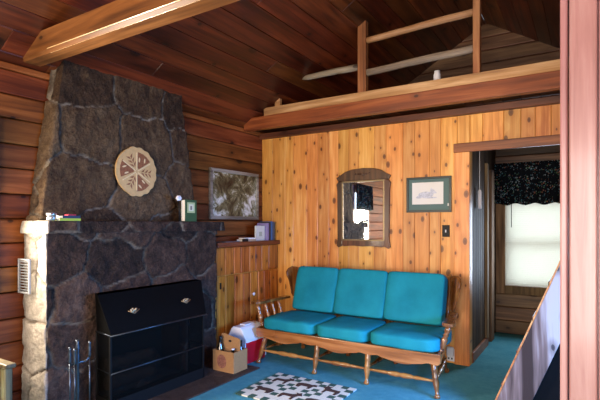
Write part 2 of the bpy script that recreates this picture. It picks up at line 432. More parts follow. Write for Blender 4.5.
# ceiling: two slopes of boards running along the ridge
bm = BM()
for sgn in (-1, 1):
    L = math.hypot(2.32, 2.32*PITCH); ang = math.atan(PITCH)
    # local x down the slope from the ridge
    M = Matrix.Translation((XA, 0, ZA)) @ (Matrix.Rotation(ang, 4, 'Y') if sgn > 0 else Matrix.Rotation(PI, 4, 'Z') @ Matrix.Rotation(ang, 4, 'Y'))
    u = 0
    while u < L+.1:
        w = random.uniform(.15, .2); y = YB-.1
        brk = random.uniform(1.2, 4.0)
        for ya, yb in ((YB-.1, brk), (brk, YG+.15)):
            lo, hi = (ya, yb) if sgn > 0 else (-yb, -ya)
            box(bm, (u+.001, lo, 0), (u+w-.001, hi, .025), .004, M=M)
        u += w
    box(bm, (0, (YB-.1) if sgn > 0 else -(YG+.15), .025), (L+.15, (YG+.15) if sgn > 0 else -(YB-.1), .06), 0, .2, M=M)
struct(obj('ceiling', bm, CEIL), 'dark stained board ceiling in two slopes')

# loft floor, ledger
bm = BM(); boards_x(bm, X0, XR, 4.30, 2.50, 2.54, .001, (.14, .18)); bm.clear()
bm.verts.layers.float_color.new('col') if 'col' not in bm.verts.layers.float_color else None
x = X0+.002
while x < XR:
    w = min(.16, XR-x); box(bm, (x, 4.26, 2.47), (x+w-.002, YG, 2.56), .003); x += .16
struct(obj('floor_loft', bm, GABLE), 'boards of the sleeping loft')
bm = BM(); box(bm, (X0+.005, 4.175, 2.418), (XR-.01, 4.258, 2.558), .006, .55, seg=2)
single('loft_beam', 'long stained timber beam carrying the front edge of the loft', 'beam', bm, BEAM_X)
bm = BM(); box(bm, (X0+.005, 4.478, 2.37), (XR-.01, Y1-.001, 2.432), .003, .3); struct(obj('trim_1', bm, GABLE), 'ledger strip along the top of the pine wall')
# loft railing
r = thing('loft_railing', 'rough open railing of posts and poles along the loft edge', 'railing', (-1.5, 4.25, 2.56))
bm = BM(); box(bm, (-3.13, 4.21, 2.558), (XR-.02, 4.25, 2.655), .003, .6); obj('base_plate', bm, RAIL_RAW, r)
for xa, xb, zt in ((-1.985, -1.895, 3.40), (-.872, -.812, 3.62)):
    bm = BM(); box(bm, (xa, 4.252, 2.562), (xb, 4.32, zt), .004, .45); obj('post', bm, POST_RAW, r)
def pole(a, b, ra, rb, m):
    bm = BM(); n = 9; pts = []
    for i in range(n+1):
        t = i/n; p = Vector(a).lerp(Vector(b), t); p.z += .008*noise.noise(Vector((t*4, a[2]*3, 0))); pts.append(p)
    tube(bm, pts, [(ra+(rb-ra)*i/n)*(1-(.45 if i == 0 and a[0] < -2 else 0)) for i in range(n+1)], 8, .6); obj('rail', bm, m, r)
pole((-1.893, 4.285, 3.185), (-.873, 4.285, 3.225), .032, .034, RAIL_RAW)
pole((-2.66, 4.285, 2.935), (-1.987, 4.285, 2.935), .030, .036, POLE)
pole((-1.893, 4.285, 2.865), (-.873, 4.285, 2.895), .035, .036, POLE)
bm = BM(); box(bm, (-3.01, 4.255, 2.562), (-2.94, 4.30, 2.75), .004, .7); obj('block', bm, RAIL_RAW, r)
bm = BM(); lathe(bm, [(.0, 0), (.034, 0), (.034, .19), (.028, .2), (.026, .225), (0, .23)], 14, M_at((-1.22, 4.38, 2.561)))
single('canister', 'small white canister standing on the loft floor edge', 'canister', bm, WHITE_P, smooth=True)

# tie beam; worn arris with its daylight gleam painted as pale wood
b = thing('ceiling_beam', 'massive stained tie beam crossing the room below the ceiling', 'beam', (-1.1, 1.77, 2.48))
bm = BM(); prism(bm, [(1.70, 2.500), (1.72, 2.482), (1.835, 2.482), (1.835, 2.64), (1.70, 2.64)], 4.57, M_yz(X0+.012), .55)
for v in bm.verts: v.co.z += .006*noise.noise(v.co*3)
obj('timber', bm, wood('tie_beam_stain', '#8f5830', '#70401f', '#4a2712', 'X', .45, .35, .2, 12, 4.0, kcol='#231007', boost=1.3), b)
bm = BM(); prism(bm, [(1.6975, 2.503), (1.7225, 2.4795), (1.726, 2.483), (1.70, 2.507)], 4.2, M_yz(-3.05), .6)
for v in bm.verts: v.co.z += .006*noise.noise(Vector((-1.1, 1.77, 2.5))*3)
obj('worn_lit_edge', bm, BEAM_GLEAM, b, label='worn lower edge of the beam, daylight gleam painted pale')
# post under the beam
p = thing('post', 'tall rose-brown boxed timber post at the right edge', 'post', (.03, 1.7, 0))
bm = BM(); box(bm, (-.045, 1.635, 0), (.16, 1.80, 2.479), .004, .5); obj('core', bm, POSTPINK, p)
bm = BM(); box(bm, (-.0756, 1.60, 0), (-.0555, 1.70, 2.479), .005, .4, seg=2); obj('edge_strip', bm, POSTPINK, p)
bm = BM(); box(bm, (-.053, 1.612, 0), (.02, 1.634, 2.479), .005, .6, seg=2); box(bm, (.024, 1.60, 0), (.17, 1.634, 2.479), .006, .6, seg=2); obj('facing_board', bm, POSTPINK, p)

# doorway casing
bm = BM(); box(bm, (-1.093, Y1-.022, 0), (DO[0], Y1-.001, 2.02), .003, .85); struct(obj('trim_2', bm, PINE), 'pale pine casing left of the doorway')
bm = BM(); box(bm, (DO[1], Y1-.022, 0), (DO[1]+.13, Y1-.001, 2.02), .003, .7); struct(obj('trim_3', bm, PINE), 'pine casing right of the doorway')
bm = BM(); box(bm, (-1.10, Y1-.032, 2.02), (DO[1]+.14, Y1-.001, 2.105), .004, .55); struct(obj('trim_4', bm, BEAM_X), 'header board over the doorway')
# hall beyond the doorway
bm = BM(); y = Y1+.102
while y < 5.30:
    w = .105; box(bm, (-.985, y+.001, .1), (-.962, y+w-.001, 2.25), .006); y += w
box(bm, (-1.04, Y1+.102, 0), (-.985, YG, 2.46), 0, .2)
struct(obj('wall_hall', bm, DARKP), 'dark vertical panelling inside the doorway')
bm = BM(); box(bm, (-.985, Y1+.102, 0), (-.945, 5.42, .10), .004, .3); struct(obj('baseboard_hall', bm, BEAM_X), 'dark red-brown baseboard in the hall')
bm = BM(); box(bm, (-.985, 5.30, .101), (-.935, 5.39, 2.0), .004, .8); struct(obj('trim_5', bm, HALLZ), 'light hall door trim')
bm = BM(); box(bm, (-.985, 5.60, 0), (-.94, 5.76, 1.96), .004, .5); struct(obj('trim_6', bm, HALLZ), 'second light hall trim board')
bm = BM(); box(bm, (.75, Y1+.102, 0), (.8, YG, 2.46), 0, .4); struct(obj('wall_hall_right', bm, HALLLOG))
bm = BM(); box(bm, (-.985, Y1+.102, 2.44), (.75, YG, 2.465), 0, .2); struct(obj('ceiling_hall', bm, GABLE))
# hall window, blind, valance
win_frame('window_5', 'y-', YG, *WH, HALLZ, cw=.10)
bm = BM(); box(bm, (WH[0], YG+.085, WH[2]), (WH[1], YG+.09, WH[3])); struct(obj('window_5_pane', bm, HALLPANE))
t = NT('pale_blind_slat'); tr = t.n('ShaderNodeBsdfTranslucent'); di = t.n('ShaderNodeBsdfDiffuse'); mx = t.n('ShaderNodeMixShader')
tr.inputs[0].default_value = lin('#f4f4f0'); di.inputs[0].default_value = lin('#eeeeea'); mx.inputs[0].default_value = .4
t.l(tr.outputs[0], mx.inputs[1]); t.l(di.outputs[0], mx.inputs[2]); t.l(mx.outputs[0], t.out.inputs[0]); BLIND = t.m
bl = thing('window_blind', 'pale closed slatted blind over the hall window', 'blind', (-.5, YG-.03, .60))
bm = BM(); z = .60
while z < 1.60:
    box(bm, (-.872, -.0012, -.013), (-.135, .0012, .013), 0, .5, M=M_at((0, YG-.012, z+.012), rx=.28)); z += .0225
obj('slats', bm, BLIND, bl)
bm = BM(); box(bm, (-.872, YG-.03, 1.60), (-.135, YG-.002, 1.64), .003); obj('head_rail', bm, WHITE_P, bl)
bm = BM(); box(bm, (-.872, YG-.02, .585), (-.135, YG-.004, .598), .003); obj('bottom_rail', bm, WHITE_P, bl)
bm = BM(); tube(bm, [(-.80, YG-.038, 1.6), (-.80, YG-.038, 1.30)], .004, 6); obj('tilt_wand', bm, BLACK_P, bl)
t = NT('dark_floral_valance'); c = t.coord((1, 1, 1)); vo = t.n('ShaderNodeTexVoronoi'); t.l(t.coord((11, 11, 10)), vo.inputs['Vector'])
nn = t.noise(c, 14, 3, .6, 1); vs = t.n('ShaderNodeSeparateColor'); t.l(vo.outputs['Color'], vs.inputs[0])
bloom = t.ramp(vs.outputs[0], [(0, lin('#5b93aa')), (.35, lin('#a9bccb')), (.6, lin('#c08068')), (.8, lin('#6c9a72'))], 'CONSTANT')
msk = t.math('MULTIPLY', t.math('LESS_THAN', vo.outputs['Distance'], .42), t.math('GREATER_THAN', nn, .50))
t.bsdf(t.mix(t.math('MULTIPLY', msk, .8), lin('#161c26'), bloom), .85, spec=.15); VAL = t.m
def valance(bm, axis, p, a, b, z0, z1, sgn, amp=.022):
    n = 110; rows = []; k = 0
    for j in range(7):
        tz = j/6; row = []
        for i in range(n+1):
            s = i/n; q = a+(b-a)*s
            am = amp*(.35+.65*(1-tz)); d = am*math.sin(s*2*PI*(b-a)*11+1.2*math.sin(s*17))+.3*am*math.sin(s*97)
            zz = z0+(z1-z0)*tz+(.012*math.sin(s*31) if j == 0 else 0)
            w = p+sgn*(.045+d)
            row.append(bm.verts.new((w, q, zz) if axis == 'x' else (q, w, zz)))
        rows.append(row)
    for r0, r1 in zip(rows, rows[1:]):
        for i in range(n):
            f = bm.faces.new((r0[i], r0[i+1], r1[i+1], r1[i])); f.smooth = True
def valance_obj(axis, p, a, b, z0, z1, sgn, label):
    bm = BM(); valance(bm, axis, p, a, b, z0, z1, sgn)
    bmesh.ops.solidify(bm, geom=bm.faces[:], thickness=.002)
    return single('valance', label, 'curtain', bm, VAL, smooth=True)
valance_obj('y', YG-.035, -1.0, .0, 1.575, 2.075, -1, 'gathered dark floral valance over the hall window')
valance_obj('x', X0+.035, .72, 1.52, 1.60, 2.06, 1, 'gathered dark valance seen in the mirror over the side window')
pc = thing('pull_cord', 'white pull weight on a thin cord beside the dark hall panelling', 'cord pull', (-.945, 4.86, 1.5))
bm = BM(); lathe(bm, [(.004, .0), (.017, .004), (.019, .05), (.019, .17), (.012, .19), (.003, .195)], 12, M_at((-.93, 4.86, 1.49))); obj('weight', bm, WHITE_P, pc)
bm = BM(); tube(bm, [(-.93, 4.86, 1.68), (-.93, 4.86, 2.44)], .003, 6); obj('cord', bm, PAPER, pc)

# ------------------------------------------------------------------ fireplace
FX = -3.095
fp = thing('fireplace', 'dark fieldstone fireplace with tapering chimney against the log wall', 'fireplace', (-3.2, 2.55, 0))
bm = BM()
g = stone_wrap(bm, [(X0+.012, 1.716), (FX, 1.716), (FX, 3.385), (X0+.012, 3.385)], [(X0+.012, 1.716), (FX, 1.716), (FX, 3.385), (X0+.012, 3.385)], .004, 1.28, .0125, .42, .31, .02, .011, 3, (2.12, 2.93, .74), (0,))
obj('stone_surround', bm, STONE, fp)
bm = BM()
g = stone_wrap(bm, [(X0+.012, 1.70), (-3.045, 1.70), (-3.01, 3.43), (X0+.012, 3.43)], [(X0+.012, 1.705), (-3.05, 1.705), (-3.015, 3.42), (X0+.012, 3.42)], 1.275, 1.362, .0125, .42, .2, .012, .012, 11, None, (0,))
top = g[-1]; L = bm.verts.layers.float_color['col']; rows = [top]
for q in (.33, .66, 1.0):
    row = []
    for v in top:
        w = bm.verts.new((v.co.x*(1-q)+q*(X0+.012 if v.co.x < -3.3 else max(X0+.012, v.co.x-.37)), v.co.y*(1-q*.02)+q*.02*2.5, 1.362+.004*noise.noise(v.co*9)))
        w[L] = v[L]; row.append(w)
    rows.append(row)
bmesh.ops.delete(bm, geom=[v for r_ in rows[1:] for v in r_], context='VERTS')
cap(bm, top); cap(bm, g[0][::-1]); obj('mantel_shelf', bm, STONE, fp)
bm = BM()
stone_wrap(bm, [(X0+.012, 1.745), (-3.27, 1.775), (-3.25, 3.268), (X0+.012, 3.28)], [(X0+.012, 1.935), (-3.27, 1.95), (-3.26, 3.10), (X0+.012, 3.11)], 1.355, 2.565, .0135, .55, .46, .018, .010, 22)
obj('chimney_breast', bm, STONE2, fp)
bm = BM()   # firebox: back, sides, top
box(bm, (X0+.012, 2.10, .004), (X0+.04, 2.95, .78), 0, .4); box(bm, (X0+.04, 2.085, .004), (FX-.03, 2.115, .78), 0, .4); box(bm, (X0+.04, 2.935, .004), (FX-.03, 2.965, .78), 0, .4)
box(bm, (X0+.04, 2.10, .745), (FX-.03, 2.95, .78), 0, .4); box(bm, (X0+.04, 2.10, .004), (FX, 2.95, .03), 0, .4); obj('firebox', bm, BRICKD, fp)
bm = BM()   # hearth slab flush with the carpet
for i, (a, b) in enumerate(((1.42, 1.62), (1.62, 2.35), (2.35, 3.02), (3.02, 3.42))): box(bm, (FX+.012 if b < 3.5 else FX+.012, a+.002, .001), (-2.585, b-.002, .014), .003, random.random())
single('hearth', 'flat brown stone hearth strip between fireplace and carpet', 'hearth', bm, HEARTH)
# ash and logs behind the screen
bm = BM(); bmesh.ops.create_grid(bm, x_segments=30, y_segments=40, size=.5)
for v in bm.verts:
    v.co = Vector((-3.2+v.co.x*.30, 2.52+v.co.y*.72, .034+.05*max(0, noise.noise(Vector((v.co.x*9, v.co.y*9, 0)))+.35)*(1-abs(v.co.y)*1.6)))
a = tag(obj('ash', bm, ASHM, smooth=True), 'heap of grey ash on the firebox floor', 'ash'); a['kind'] = 'stuff'
for i, (a, b, rr, lb) in enumerate((((-3.28, 2.25, .13), (-3.27, 2.80, .13), .062, 'thick firewood log lying at the back of the firebox'), ((-3.12, 2.20, .12), (-3.11, 2.62, .12), .055, 'shorter firewood log at the front of the firebox'), ((-3.20, 2.22, .235), (-3.19, 2.70, .235), .05, 'firewood log resting on top of the other two'))):
    bm = BM(); tube(bm, [Vector(a).lerp(Vector(b), k/8)+Vector((.006*math.sin(k*2+i), 0, .006*math.cos(k*3))) for k in range(9)], [rr*(1+.06*math.sin(k*1.7)) for k in range(9)], 12); single('firewood_log', lb, 'firewood', bm, BARK)
# fire screen
t = NT('wire_mesh'); tp = t.n('ShaderNodeBsdfTransparent'); pb = t.n('ShaderNodeBsdfPrincipled'); mx = t.n('ShaderNodeMixShader')
pb.inputs['Base Color'].default_value = lin('#060606'); pb.inputs['Roughness'].default_value = .7; pb.inputs['Specular IOR Level'].default_value = .1; mx.inputs[0].default_value = .5
t.l(tp.outputs[0], mx.inputs[1]); t.l(pb.outputs[0], mx.inputs[2]); t.l(mx.outputs[0], t.out.inputs[0]); WIRE = t.m
fs = thing('fire_screen', 'black metal fire screen with slanted hood and wire mesh', 'fire screen', (-2.9, 2.5, .015))
ZB = .015
pl = [(-3.04, 2.06), (-2.83, 2.02), (-2.83, 2.93), (-3.04, 2.97)]
def strip(bm, p, q, z0, z1, th=.004, q2=None):
    p3, q3 = Vector((*p, z0)), Vector((*q, z0)); d = (q3-p3).normalized(); n = Vector((d.y, -d.x, 0))*th
    vs = []
    for w, z in ((p3, z0), (q3, z0), (q3, z1), (p3, z1)):
        vs.append((Vector((w.x, w.y, z)), Vector((w.x, w.y, z))+n))
    a = [bm.verts.new(v[0]) for v in vs]; b = [bm.verts.new(v[1]) for v in vs]
    bm.faces.new(a); bm.faces.new(b[::-1])
    for i in range(4): bm.faces.new((a[i], b[i], b[(i+1) % 4], a[(i+1) % 4]))
for i in range(3):
    bm = BM(); strip(bm, pl[i], pl[i+1], ZB+.08, .56, .002); obj('mesh_panel', bm, WIRE, fs)
for i in range(4): bm = BM(); box(bm, (-.008, -.008, ZB), (.008, .008, .56), .002, M=M_at((pl[i][0], pl[i][1], 0))); obj('frame_post', bm, IRON, fs)
bm = BM(); tube(bm, [(-3.03, 2.05, .562), (-2.80, 2.002, .562), (-2.797, 2.938, .562), (-3.03, 2.98, .562)], .006, 6); obj('top_rail', bm, STEEL, fs)
bm = BM(); tube(bm, [(x+.006, y, .29) for x, y in pl], .005, 6); obj('middle_rail', bm, STEEL, fs)
bm = BM()
for i in range(3): strip(bm, pl[i], pl[i+1], ZB, ZB+.085, .008)
obj('bottom_rail', bm, IRON, fs)
# hood: slanted front and two angled sides, closed
ht = [(-3.05, 2.05), (-2.96, 2.01), (-2.96, 3.04), (-3.05, 3.06)]; hb = [(-3.03, 2.05), (-2.80, 2.005), (-2.80, 2.935), (-3.03, 2.98)]
bm = BM(); A = [bm.verts.new((x, y, .835)) for x, y in ht]; B = [bm.verts.new((x, y, .565)) for x, y in hb]
for i in range(3): bm.faces.new((A[i], A[i+1], B[i+1], B[i]))
bm.faces.new(A)
bmesh.ops.solidify(bm, geom=bm.faces[:], thickness=.006); obj('hood', bm, IRON, fs)
def rosette(bm, c, s):
    for k in range(7):
        a = k*2*PI/7; rr = s*(.55 if k else 0)
        M = Matrix.Translation((c[0]+.006*math.sin(k*2), c[1]+1.7*rr*math.cos(a), c[2]+.8*rr*math.sin(a)))
        bmesh.ops.create_icosphere(bm, subdivisions=2, radius=s*(.42 if k else .5), matrix=M @ Matrix.Diagonal((.7, 1, .9, 1)))
    tube(bm, [(c[0], c[1]-s*1.9, c[2]+.002), (c[0]+.012, c[1], c[2]-s*.8), (c[0], c[1]+s*1.9, c[2]+.002)], s*.16, 6)
for y in (2.24, 2.76):
    bm = BM(); rosette(bm, (-2.862, y, .70), .026); obj('ornament', bm, BRASS, fs, smooth=True, label='cast scroll ornament on the black hood')

# fire tools
TX = -2.70
ts = thing('fire_tool_stand', 'slim iron fire tool stand with crossbar by the fireplace corner', 'tool stand', (TX, 1.695, .014))
bm = BM(); lathe(bm, [(.0, 0), (.085, 0), (.085, .012), (.03, .025), (.012, .05)], 16, M_at((TX, 1.695, .0145))); obj('base', bm, IRON, ts)
bm = BM(); turned(bm, (TX, 1.695, .05), (TX, 1.695, .62), [(0, .010), (.3, .008), (.5, .011), (.7, .008), (.82, .014), (.86, .009), (.92, .015), (.96, .009), (1, .012)], 10); obj('stem', bm, STEEL, ts)
bm = BM(); tube(bm, [(TX+.02, 1.63, .50), (TX+.008, 1.645, .475), (TX, 1.695, .478), (TX+.008, 1.745, .475), (TX+.02, 1.76, .50)], .007, 8); obj('crossbar', bm, STEEL, ts)
def tool(y, dx, head, lb, nm, top):
    o = thing(nm, lb, 'fire tool', (TX+dx, y, .1))
    bm = BM(); turned(bm, (TX+dx, y, .16), (TX+dx, y, top-.1), [(0, .0045), (1, .0055)], 8); obj('shaft', bm, STEEL, o)
    bm = BM(); turned(bm, (TX+dx, y, top-.1), (TX+dx, y, top), [(0, .006), (.15, .010), (.35, .007), (.6, .0105), (.78, .007), (.9, .011), (1, .006)], 10); obj('handle', bm, STEEL, o)
    bm = BM()
    if head == 'shovel': prism(bm, [(-.045, 0), (.045, 0), (.04, .10), (.01, .13), (-.01, .13), (-.04, .10)], .004, M_at((TX+dx-.002, y, .05)) @ Matrix.Rotation(PI/2, 4, 'Z') @ Matrix.Rotation(PI/2, 4, 'X'))
    elif head == 'brush': lathe(bm, [(.035, .06), (.034, .10), (.02, .15), (.008, .165)], 12, M_at((TX+dx, y, 0)), sx=.5)
    else: tube(bm, [(TX+dx, y, .17), (TX+dx, y, .09), (TX+dx+.02, y, .11), (TX+dx+.028, y, .13)], [.005, .005, .005, .002], 8)
    obj('head', bm, IRON, o)
tool(1.63, .024, 'brush', 'leftmost of the three tools on the iron stand', 'fire_brush', .59)
tool(1.66, .026, 'poker', 'fire poker hanging just left of the stand stem', 'fire_poker', .575)
tool(1.762, .022, 'shovel', 'rightmost of the three tools, hanging alone', 'fire_shovel', .60)
# vent on the fireplace side
v = thing('vent_grille', 'grey louvred vent grille on the stone side of the fireplace', 'vent', (-3.31, 1.70, .87))
bm = BM()
for a in ((-3.385, -3.37), (-3.25, -3.235)): box(bm, (a[0], 1.678, .86), (a[1], 1.692, 1.10), .002)
for a in ((.86, .872), (1.088, 1.10)): box(bm, (-3.37, 1.678, a[0]), (-3.25, 1.692, a[1]), .002)
obj('frame', bm, GREYV, v)
bm = BM()
for k in range(11): box(bm, (-3.37, -.007, -.0015), (-3.25, .007, .0015), 0, M=M_at((0, 1.687, .883+k*.0195), rx=-.7))
obj('louvres', bm, GREYV, v)

# round inlaid plaque
TAN = plain('pale_inlay', '#cca872', .45, nz=.1); BRN = plain('brown_inlay', '#8a5636', .5, nz=.25, nscale=60); CRM = plain('cream_inlay', '#e0c898', .45, nz=.08)
pq = thing('wall_plaque', 'round scalloped wooden plaque with brown star inlay on the chimney', 'wall plaque', (-3.225, 2.553, 1.575))
cy, cz, rad = 2.553, 1.78, .198
out = [((rad+(.013 if math.cos(a) > -.3 else .003)*abs(math.sin(a*8)))*math.cos(a), (rad+(.013 if math.cos(a) > -.3 else .003)*abs(math.sin(a*8)))*math.sin(a)) for a in [2*PI*k/128 for k in range(128)]]
MP = M_yz(-3.240) @ Matrix.Translation((cy, cz, 0))
bm = BM(); prism(bm, out, .016, MP, .5, bev=.003); obj('disc', bm, TAN, pq)
def pl_(bm, pts, a0, z, d=.0012):
    prism(bm, [(x*math.cos(a0)-y*math.sin(a0), x*math.sin(a0)+y*math.cos(a0)) for x, y in pts], d, M_yz(-3.2238) @ Matrix.Translation((cy, cz, z)), .5)
bm = BM()
for k in (1, 2.9, 4.9):
    pl_(bm, [(.03, -.008), (.15, -.072), (.165, -.02), (.165, .02), (.15, .072), (.03, .008)], k*PI/3, 0)
for k in (2, 4, 5.95):
    for r_ in (.055, .09, .125):
        for s_ in (-1, 1):
            q = [(r_-.012, s_*.003), (r_+.014, s_*.006), (r_+.028, s_*.036), (r_+.008, s_*.022)]; pl_(bm, q if s_ > 0 else q[::-1], k*PI/3, 0)
obj('brown_inlay', bm, BRN, pq)
bm = BM()
for k in range(6): pl_(bm, [(.012, -.004), (.16, -.004), (.16, .004), (.012, .004)], (k+.5)*PI/3, 0, .002)
for k in (1, 2.9, 4.9):
    for dx, dy in ((.10, .028), (.125, -.02)):
        pl_(bm, [(dx+.02*math.cos(2*PI*i/10), dy+.011*math.sin(2*PI*i/10+.8)) for i in range(10)], k*PI/3, 0, .002)
obj('cream_inlay', bm, CRM, pq)

# things on the mantel
MZ = 1.3625
t1 = thing('tin_jar', 'small silver lidded jar at the left end of the mantel', 'jar', (-3.06, 1.735, MZ))
bm = BM(); lathe(bm, [(.02, 0), (.03, .005), (.031, .022), (.026, .032)], 16, M_at((-3.06, 1.735, MZ))); obj('body', bm, SILVER, t1)
bm = BM(); lathe(bm, [(.027, .0322), (.033, .036), (.034, .052), (.02, .056)], 16, M_at((-3.06, 1.735, MZ))); obj('lid', bm, SILVER, t1)
def book_flat(loc, sx, sy, h, rz, cov, label, group=None, nm='book'):
    o = thing(nm, label, 'book', loc, rz, group)
    bm = BM(); box(bm, (-sx/2, -sy/2, .002), (sx/2-.004, sy/2-.003, h-.002)); obj('pages', bm, PAPER, o, world=False)
    bm = BM(); box(bm, (-sx/2-.003, -sy/2, 0), (sx/2, sy/2, .002)); box(bm, (-sx/2-.003, -sy/2, h-.002), (sx/2, sy/2, h)); box(bm, (sx/2-.003, -sy/2, .002), (sx/2, sy/2, h-.002)); obj('cover', bm, cov, o, world=False)
    return o
CY = plain('chartreuse_cover', '#9fb32e', .5); CN = plain('navy_cover', '#27324a', .5); CR = plain('red_cover', '#b8354a', .5)
book_flat((-3.07, 1.845, MZ), .10, .15, .016, 0, CY, 'yellow-green booklet at the bottom of the mantel pile')
book_flat((-3.07, 1.855, MZ+.0165), .09, .13, .018, .05, CN, 'navy booklet lying on the yellow-green one')
bm = BM(); box(bm, (-3.10, 1.845, MZ+.035), (-3.05, 1.905, MZ+.045), .002); single('matchbox', 'small red matchbox on top of the mantel booklets', 'matchbox', bm, CR)
GRN = plain('green_cover', '#2c5230', .45, nz=.08)
gb = thing('book', 'green book standing upright at the right end of the mantel', 'book', (-3.05, 3.0, MZ), .0)
bm = BM(); box(bm, (-3.095, 2.931, MZ+.004), (-3.049, 3.06, MZ+.191), 0); obj('pages', bm, PAPER, gb)
bm = BM(); box(bm, (-3.0485, 2.928, MZ), (-3.0455, 3.072, MZ+.195), .001); box(bm, (-3.099, 2.928, MZ), (-3.096, 3.072, MZ+.195), .001); box(bm, (-3.0955, 3.061, MZ), (-3.049, 3.072, MZ+.195), .001); obj('cover', bm, GRN, gb)
bm = BM(); box(bm, (-3.0453, 2.955, MZ+.078), (-3.0445, 3.048, MZ+.172), 0); obj('picture_panel', bm, plain('pale_green_panel', '#b4bd84', .5), gb, label='pale square picture panel on the cover')
bm = BM(); box(bm, (-3.0443, 2.972, MZ+.095), (-3.0437, 3.03, MZ+.155), 0); obj('picture', bm, plain('cream_picture', '#d9d3b4', .6, nz=.05), gb)
bm = BM(); box(bm, (-3.0435, 2.99, MZ+.105), (-3.043, 3.012, MZ+.14), 0); obj('motif', bm, plain('grey_brown_motif', '#7a6f66', .6, nz=.6, nscale=90), gb)
fl_ = thing('flower_stem', 'white blossom on a dark stem beside the green book', 'flower', (-3.10, 2.905, MZ))
bm = BM(); tube(bm, [(-3.09, 2.905, MZ), (-3.09, 2.90, MZ+.10), (-3.085, 2.888, MZ+.20)], .006, 6); obj('stem', bm, BLACK_P, fl_)
bm = BM()
for k in range(6):
    a = k*PI/3; bmesh.ops.create_icosphere(bm, subdivisions=2, radius=.016, matrix=M_at((-3.082, 2.888+.015*math.cos(a), MZ+.207+.010*math.sin(a))))
obj('blossom', bm, WHITE_P, fl_, smooth=True)

# ------------------------------------------------------------------ wood box cabinet
CX = -3.155
cb = thing('cabinet', 'knotty pine built-in cupboard between fireplace and back wall', 'cabinet', (-3.27, 3.97, 0))
bm = BM(); box(bm, (X0+.012, 3.445, 0), (CX-.02, Y1-.004, 1.10), 0, .3); obj('carcass', bm, PINE, cb)  # pale backing in the board gaps stands for light on their edges
def cab_boards(y0, y1, z0, z1, name):
    bm = BM(); y = y0; ws = []
    while y < y1-.01:
        w = min(random.uniform(.105, .15), y1-y)
        if y1-(y+w) < .06: w = y1-y
        box(bm, (CX-.019, y+.004, z0), (CX, y+w-.004, z1), .006, seg=1); y += w
    return obj(name, bm, PINE_CAB, cb)
cab_boards(3.45, 4.53, .815, 1.098, 'top_panel')
d = cab_boards(3.47, 4.13, .05, .808, 'door')
bm = BM(); lathe(bm, [(.008, 0), (.008, .012), (.018, .02), (.019, .028), (.010, .034)], 14, M_at((CX+.0003, 4.03, .57), ry=PI/2)); obj('knob', bm, WHITE_P, d, label='white round knob')
bm = BM(); box(bm, (CX, 3.50, .68), (CX+.006, 3.525, .745), .002); obj('hinge', bm, BLACK_P, d)
cab_boards(4.14, 4.53, .05, .808, 'side_panel')
bm = BM(); box(bm, (X0+.012, 3.445, 1.101), (-3.125, Y1-.004, 1.15), .005, .6, seg=2); obj('top_shelf', bm, wood('shelf_stain', '#8a4a26', '#6a3116', '#451d0c', 'Y', .35, .1, .2, 20), cb)
SZ = 1.1505
def book_up(y, th, h, dp, cov, label, x1=-3.17):
    o = thing('book', label, 'book', (x1-dp/2, y+th/2, SZ), 0)
    bm = BM(); box(bm, (x1-dp, y+.002, SZ+.003), (x1-.004, y+th-.002, SZ+h-.003)); obj('pages', bm, PAPER, o)
    bm = BM(); box(bm, (x1-dp, y, SZ), (x1, y+.002, SZ+h)); box(bm, (x1-dp, y+th-.002, SZ), (x1, y+th, SZ+h)); box(bm, (x1-.004, y+.002, SZ), (x1, y+th-.002, SZ+h)); obj('cover', bm, cov, o)
def bookmat(n, c): return plain(n, c, .55, nz=.06)
book_up(4.335, .03, .20, .15, bookmat('lilac_cover', '#8d7fa6'), 'lilac book standing next to the white one')
book_up(4.372, .028, .215, .16, bookmat('charcoal_cover', '#2a2a30'), 'charcoal book standing between lilac and blue books')
book_up(4.406, .032, .22, .16, bookmat('blue_cover', '#3f6a97'), 'blue book standing near the back wall corner')
book_up(4.446, .035, .215, .15, bookmat('slate_cover', '#4b545e'), 'slate grey book at the back wall end of the row')
o = thing('book', 'white book standing with its pale cover facing the room', 'book', (-3.19, 4.25, SZ))
bm = BM(); box(bm, (-3.222, 4.16, SZ), (-3.20, 4.325, SZ+.17), .002); obj('cover', bm, bookmat('cream_cover', '#dcdac8'), o)
bm = BM(); box(bm, (-3.1995, 4.215, SZ+.05), (-3.198, 4.27, SZ+.10)); obj('cover_picture', bm, bookmat('faded_picture', '#b3b59a'), o)
bm = BM(); box(bm, (-3.29, 3.60, SZ), (-3.16, 3.83, SZ+.006), .001); single('magazine', 'thin grey magazine lying flat next to the fireplace end', 'magazine', bm, bookmat('grey_cover', '#77787c'))
book_flat((-3.20, 3.99, SZ), .10, .22, .022, .05, bookmat('tan_cover', '#b79c7c'), 'tan-covered book lying flat below the white booklet')
book_flat((-3.20, 4.0, SZ+.0225), .09, .17, .016, -.1, bookmat('white_cover', '#e3ddd2'), 'white booklet lying on the tan-covered book')
bm = BM(); box(bm, (-3.16, 3.86, SZ), (-3.135, 3.94, SZ+.03), .004); single('spectacle_case', 'little black case in front of the flat books', 'case', bm, BLACK_P)

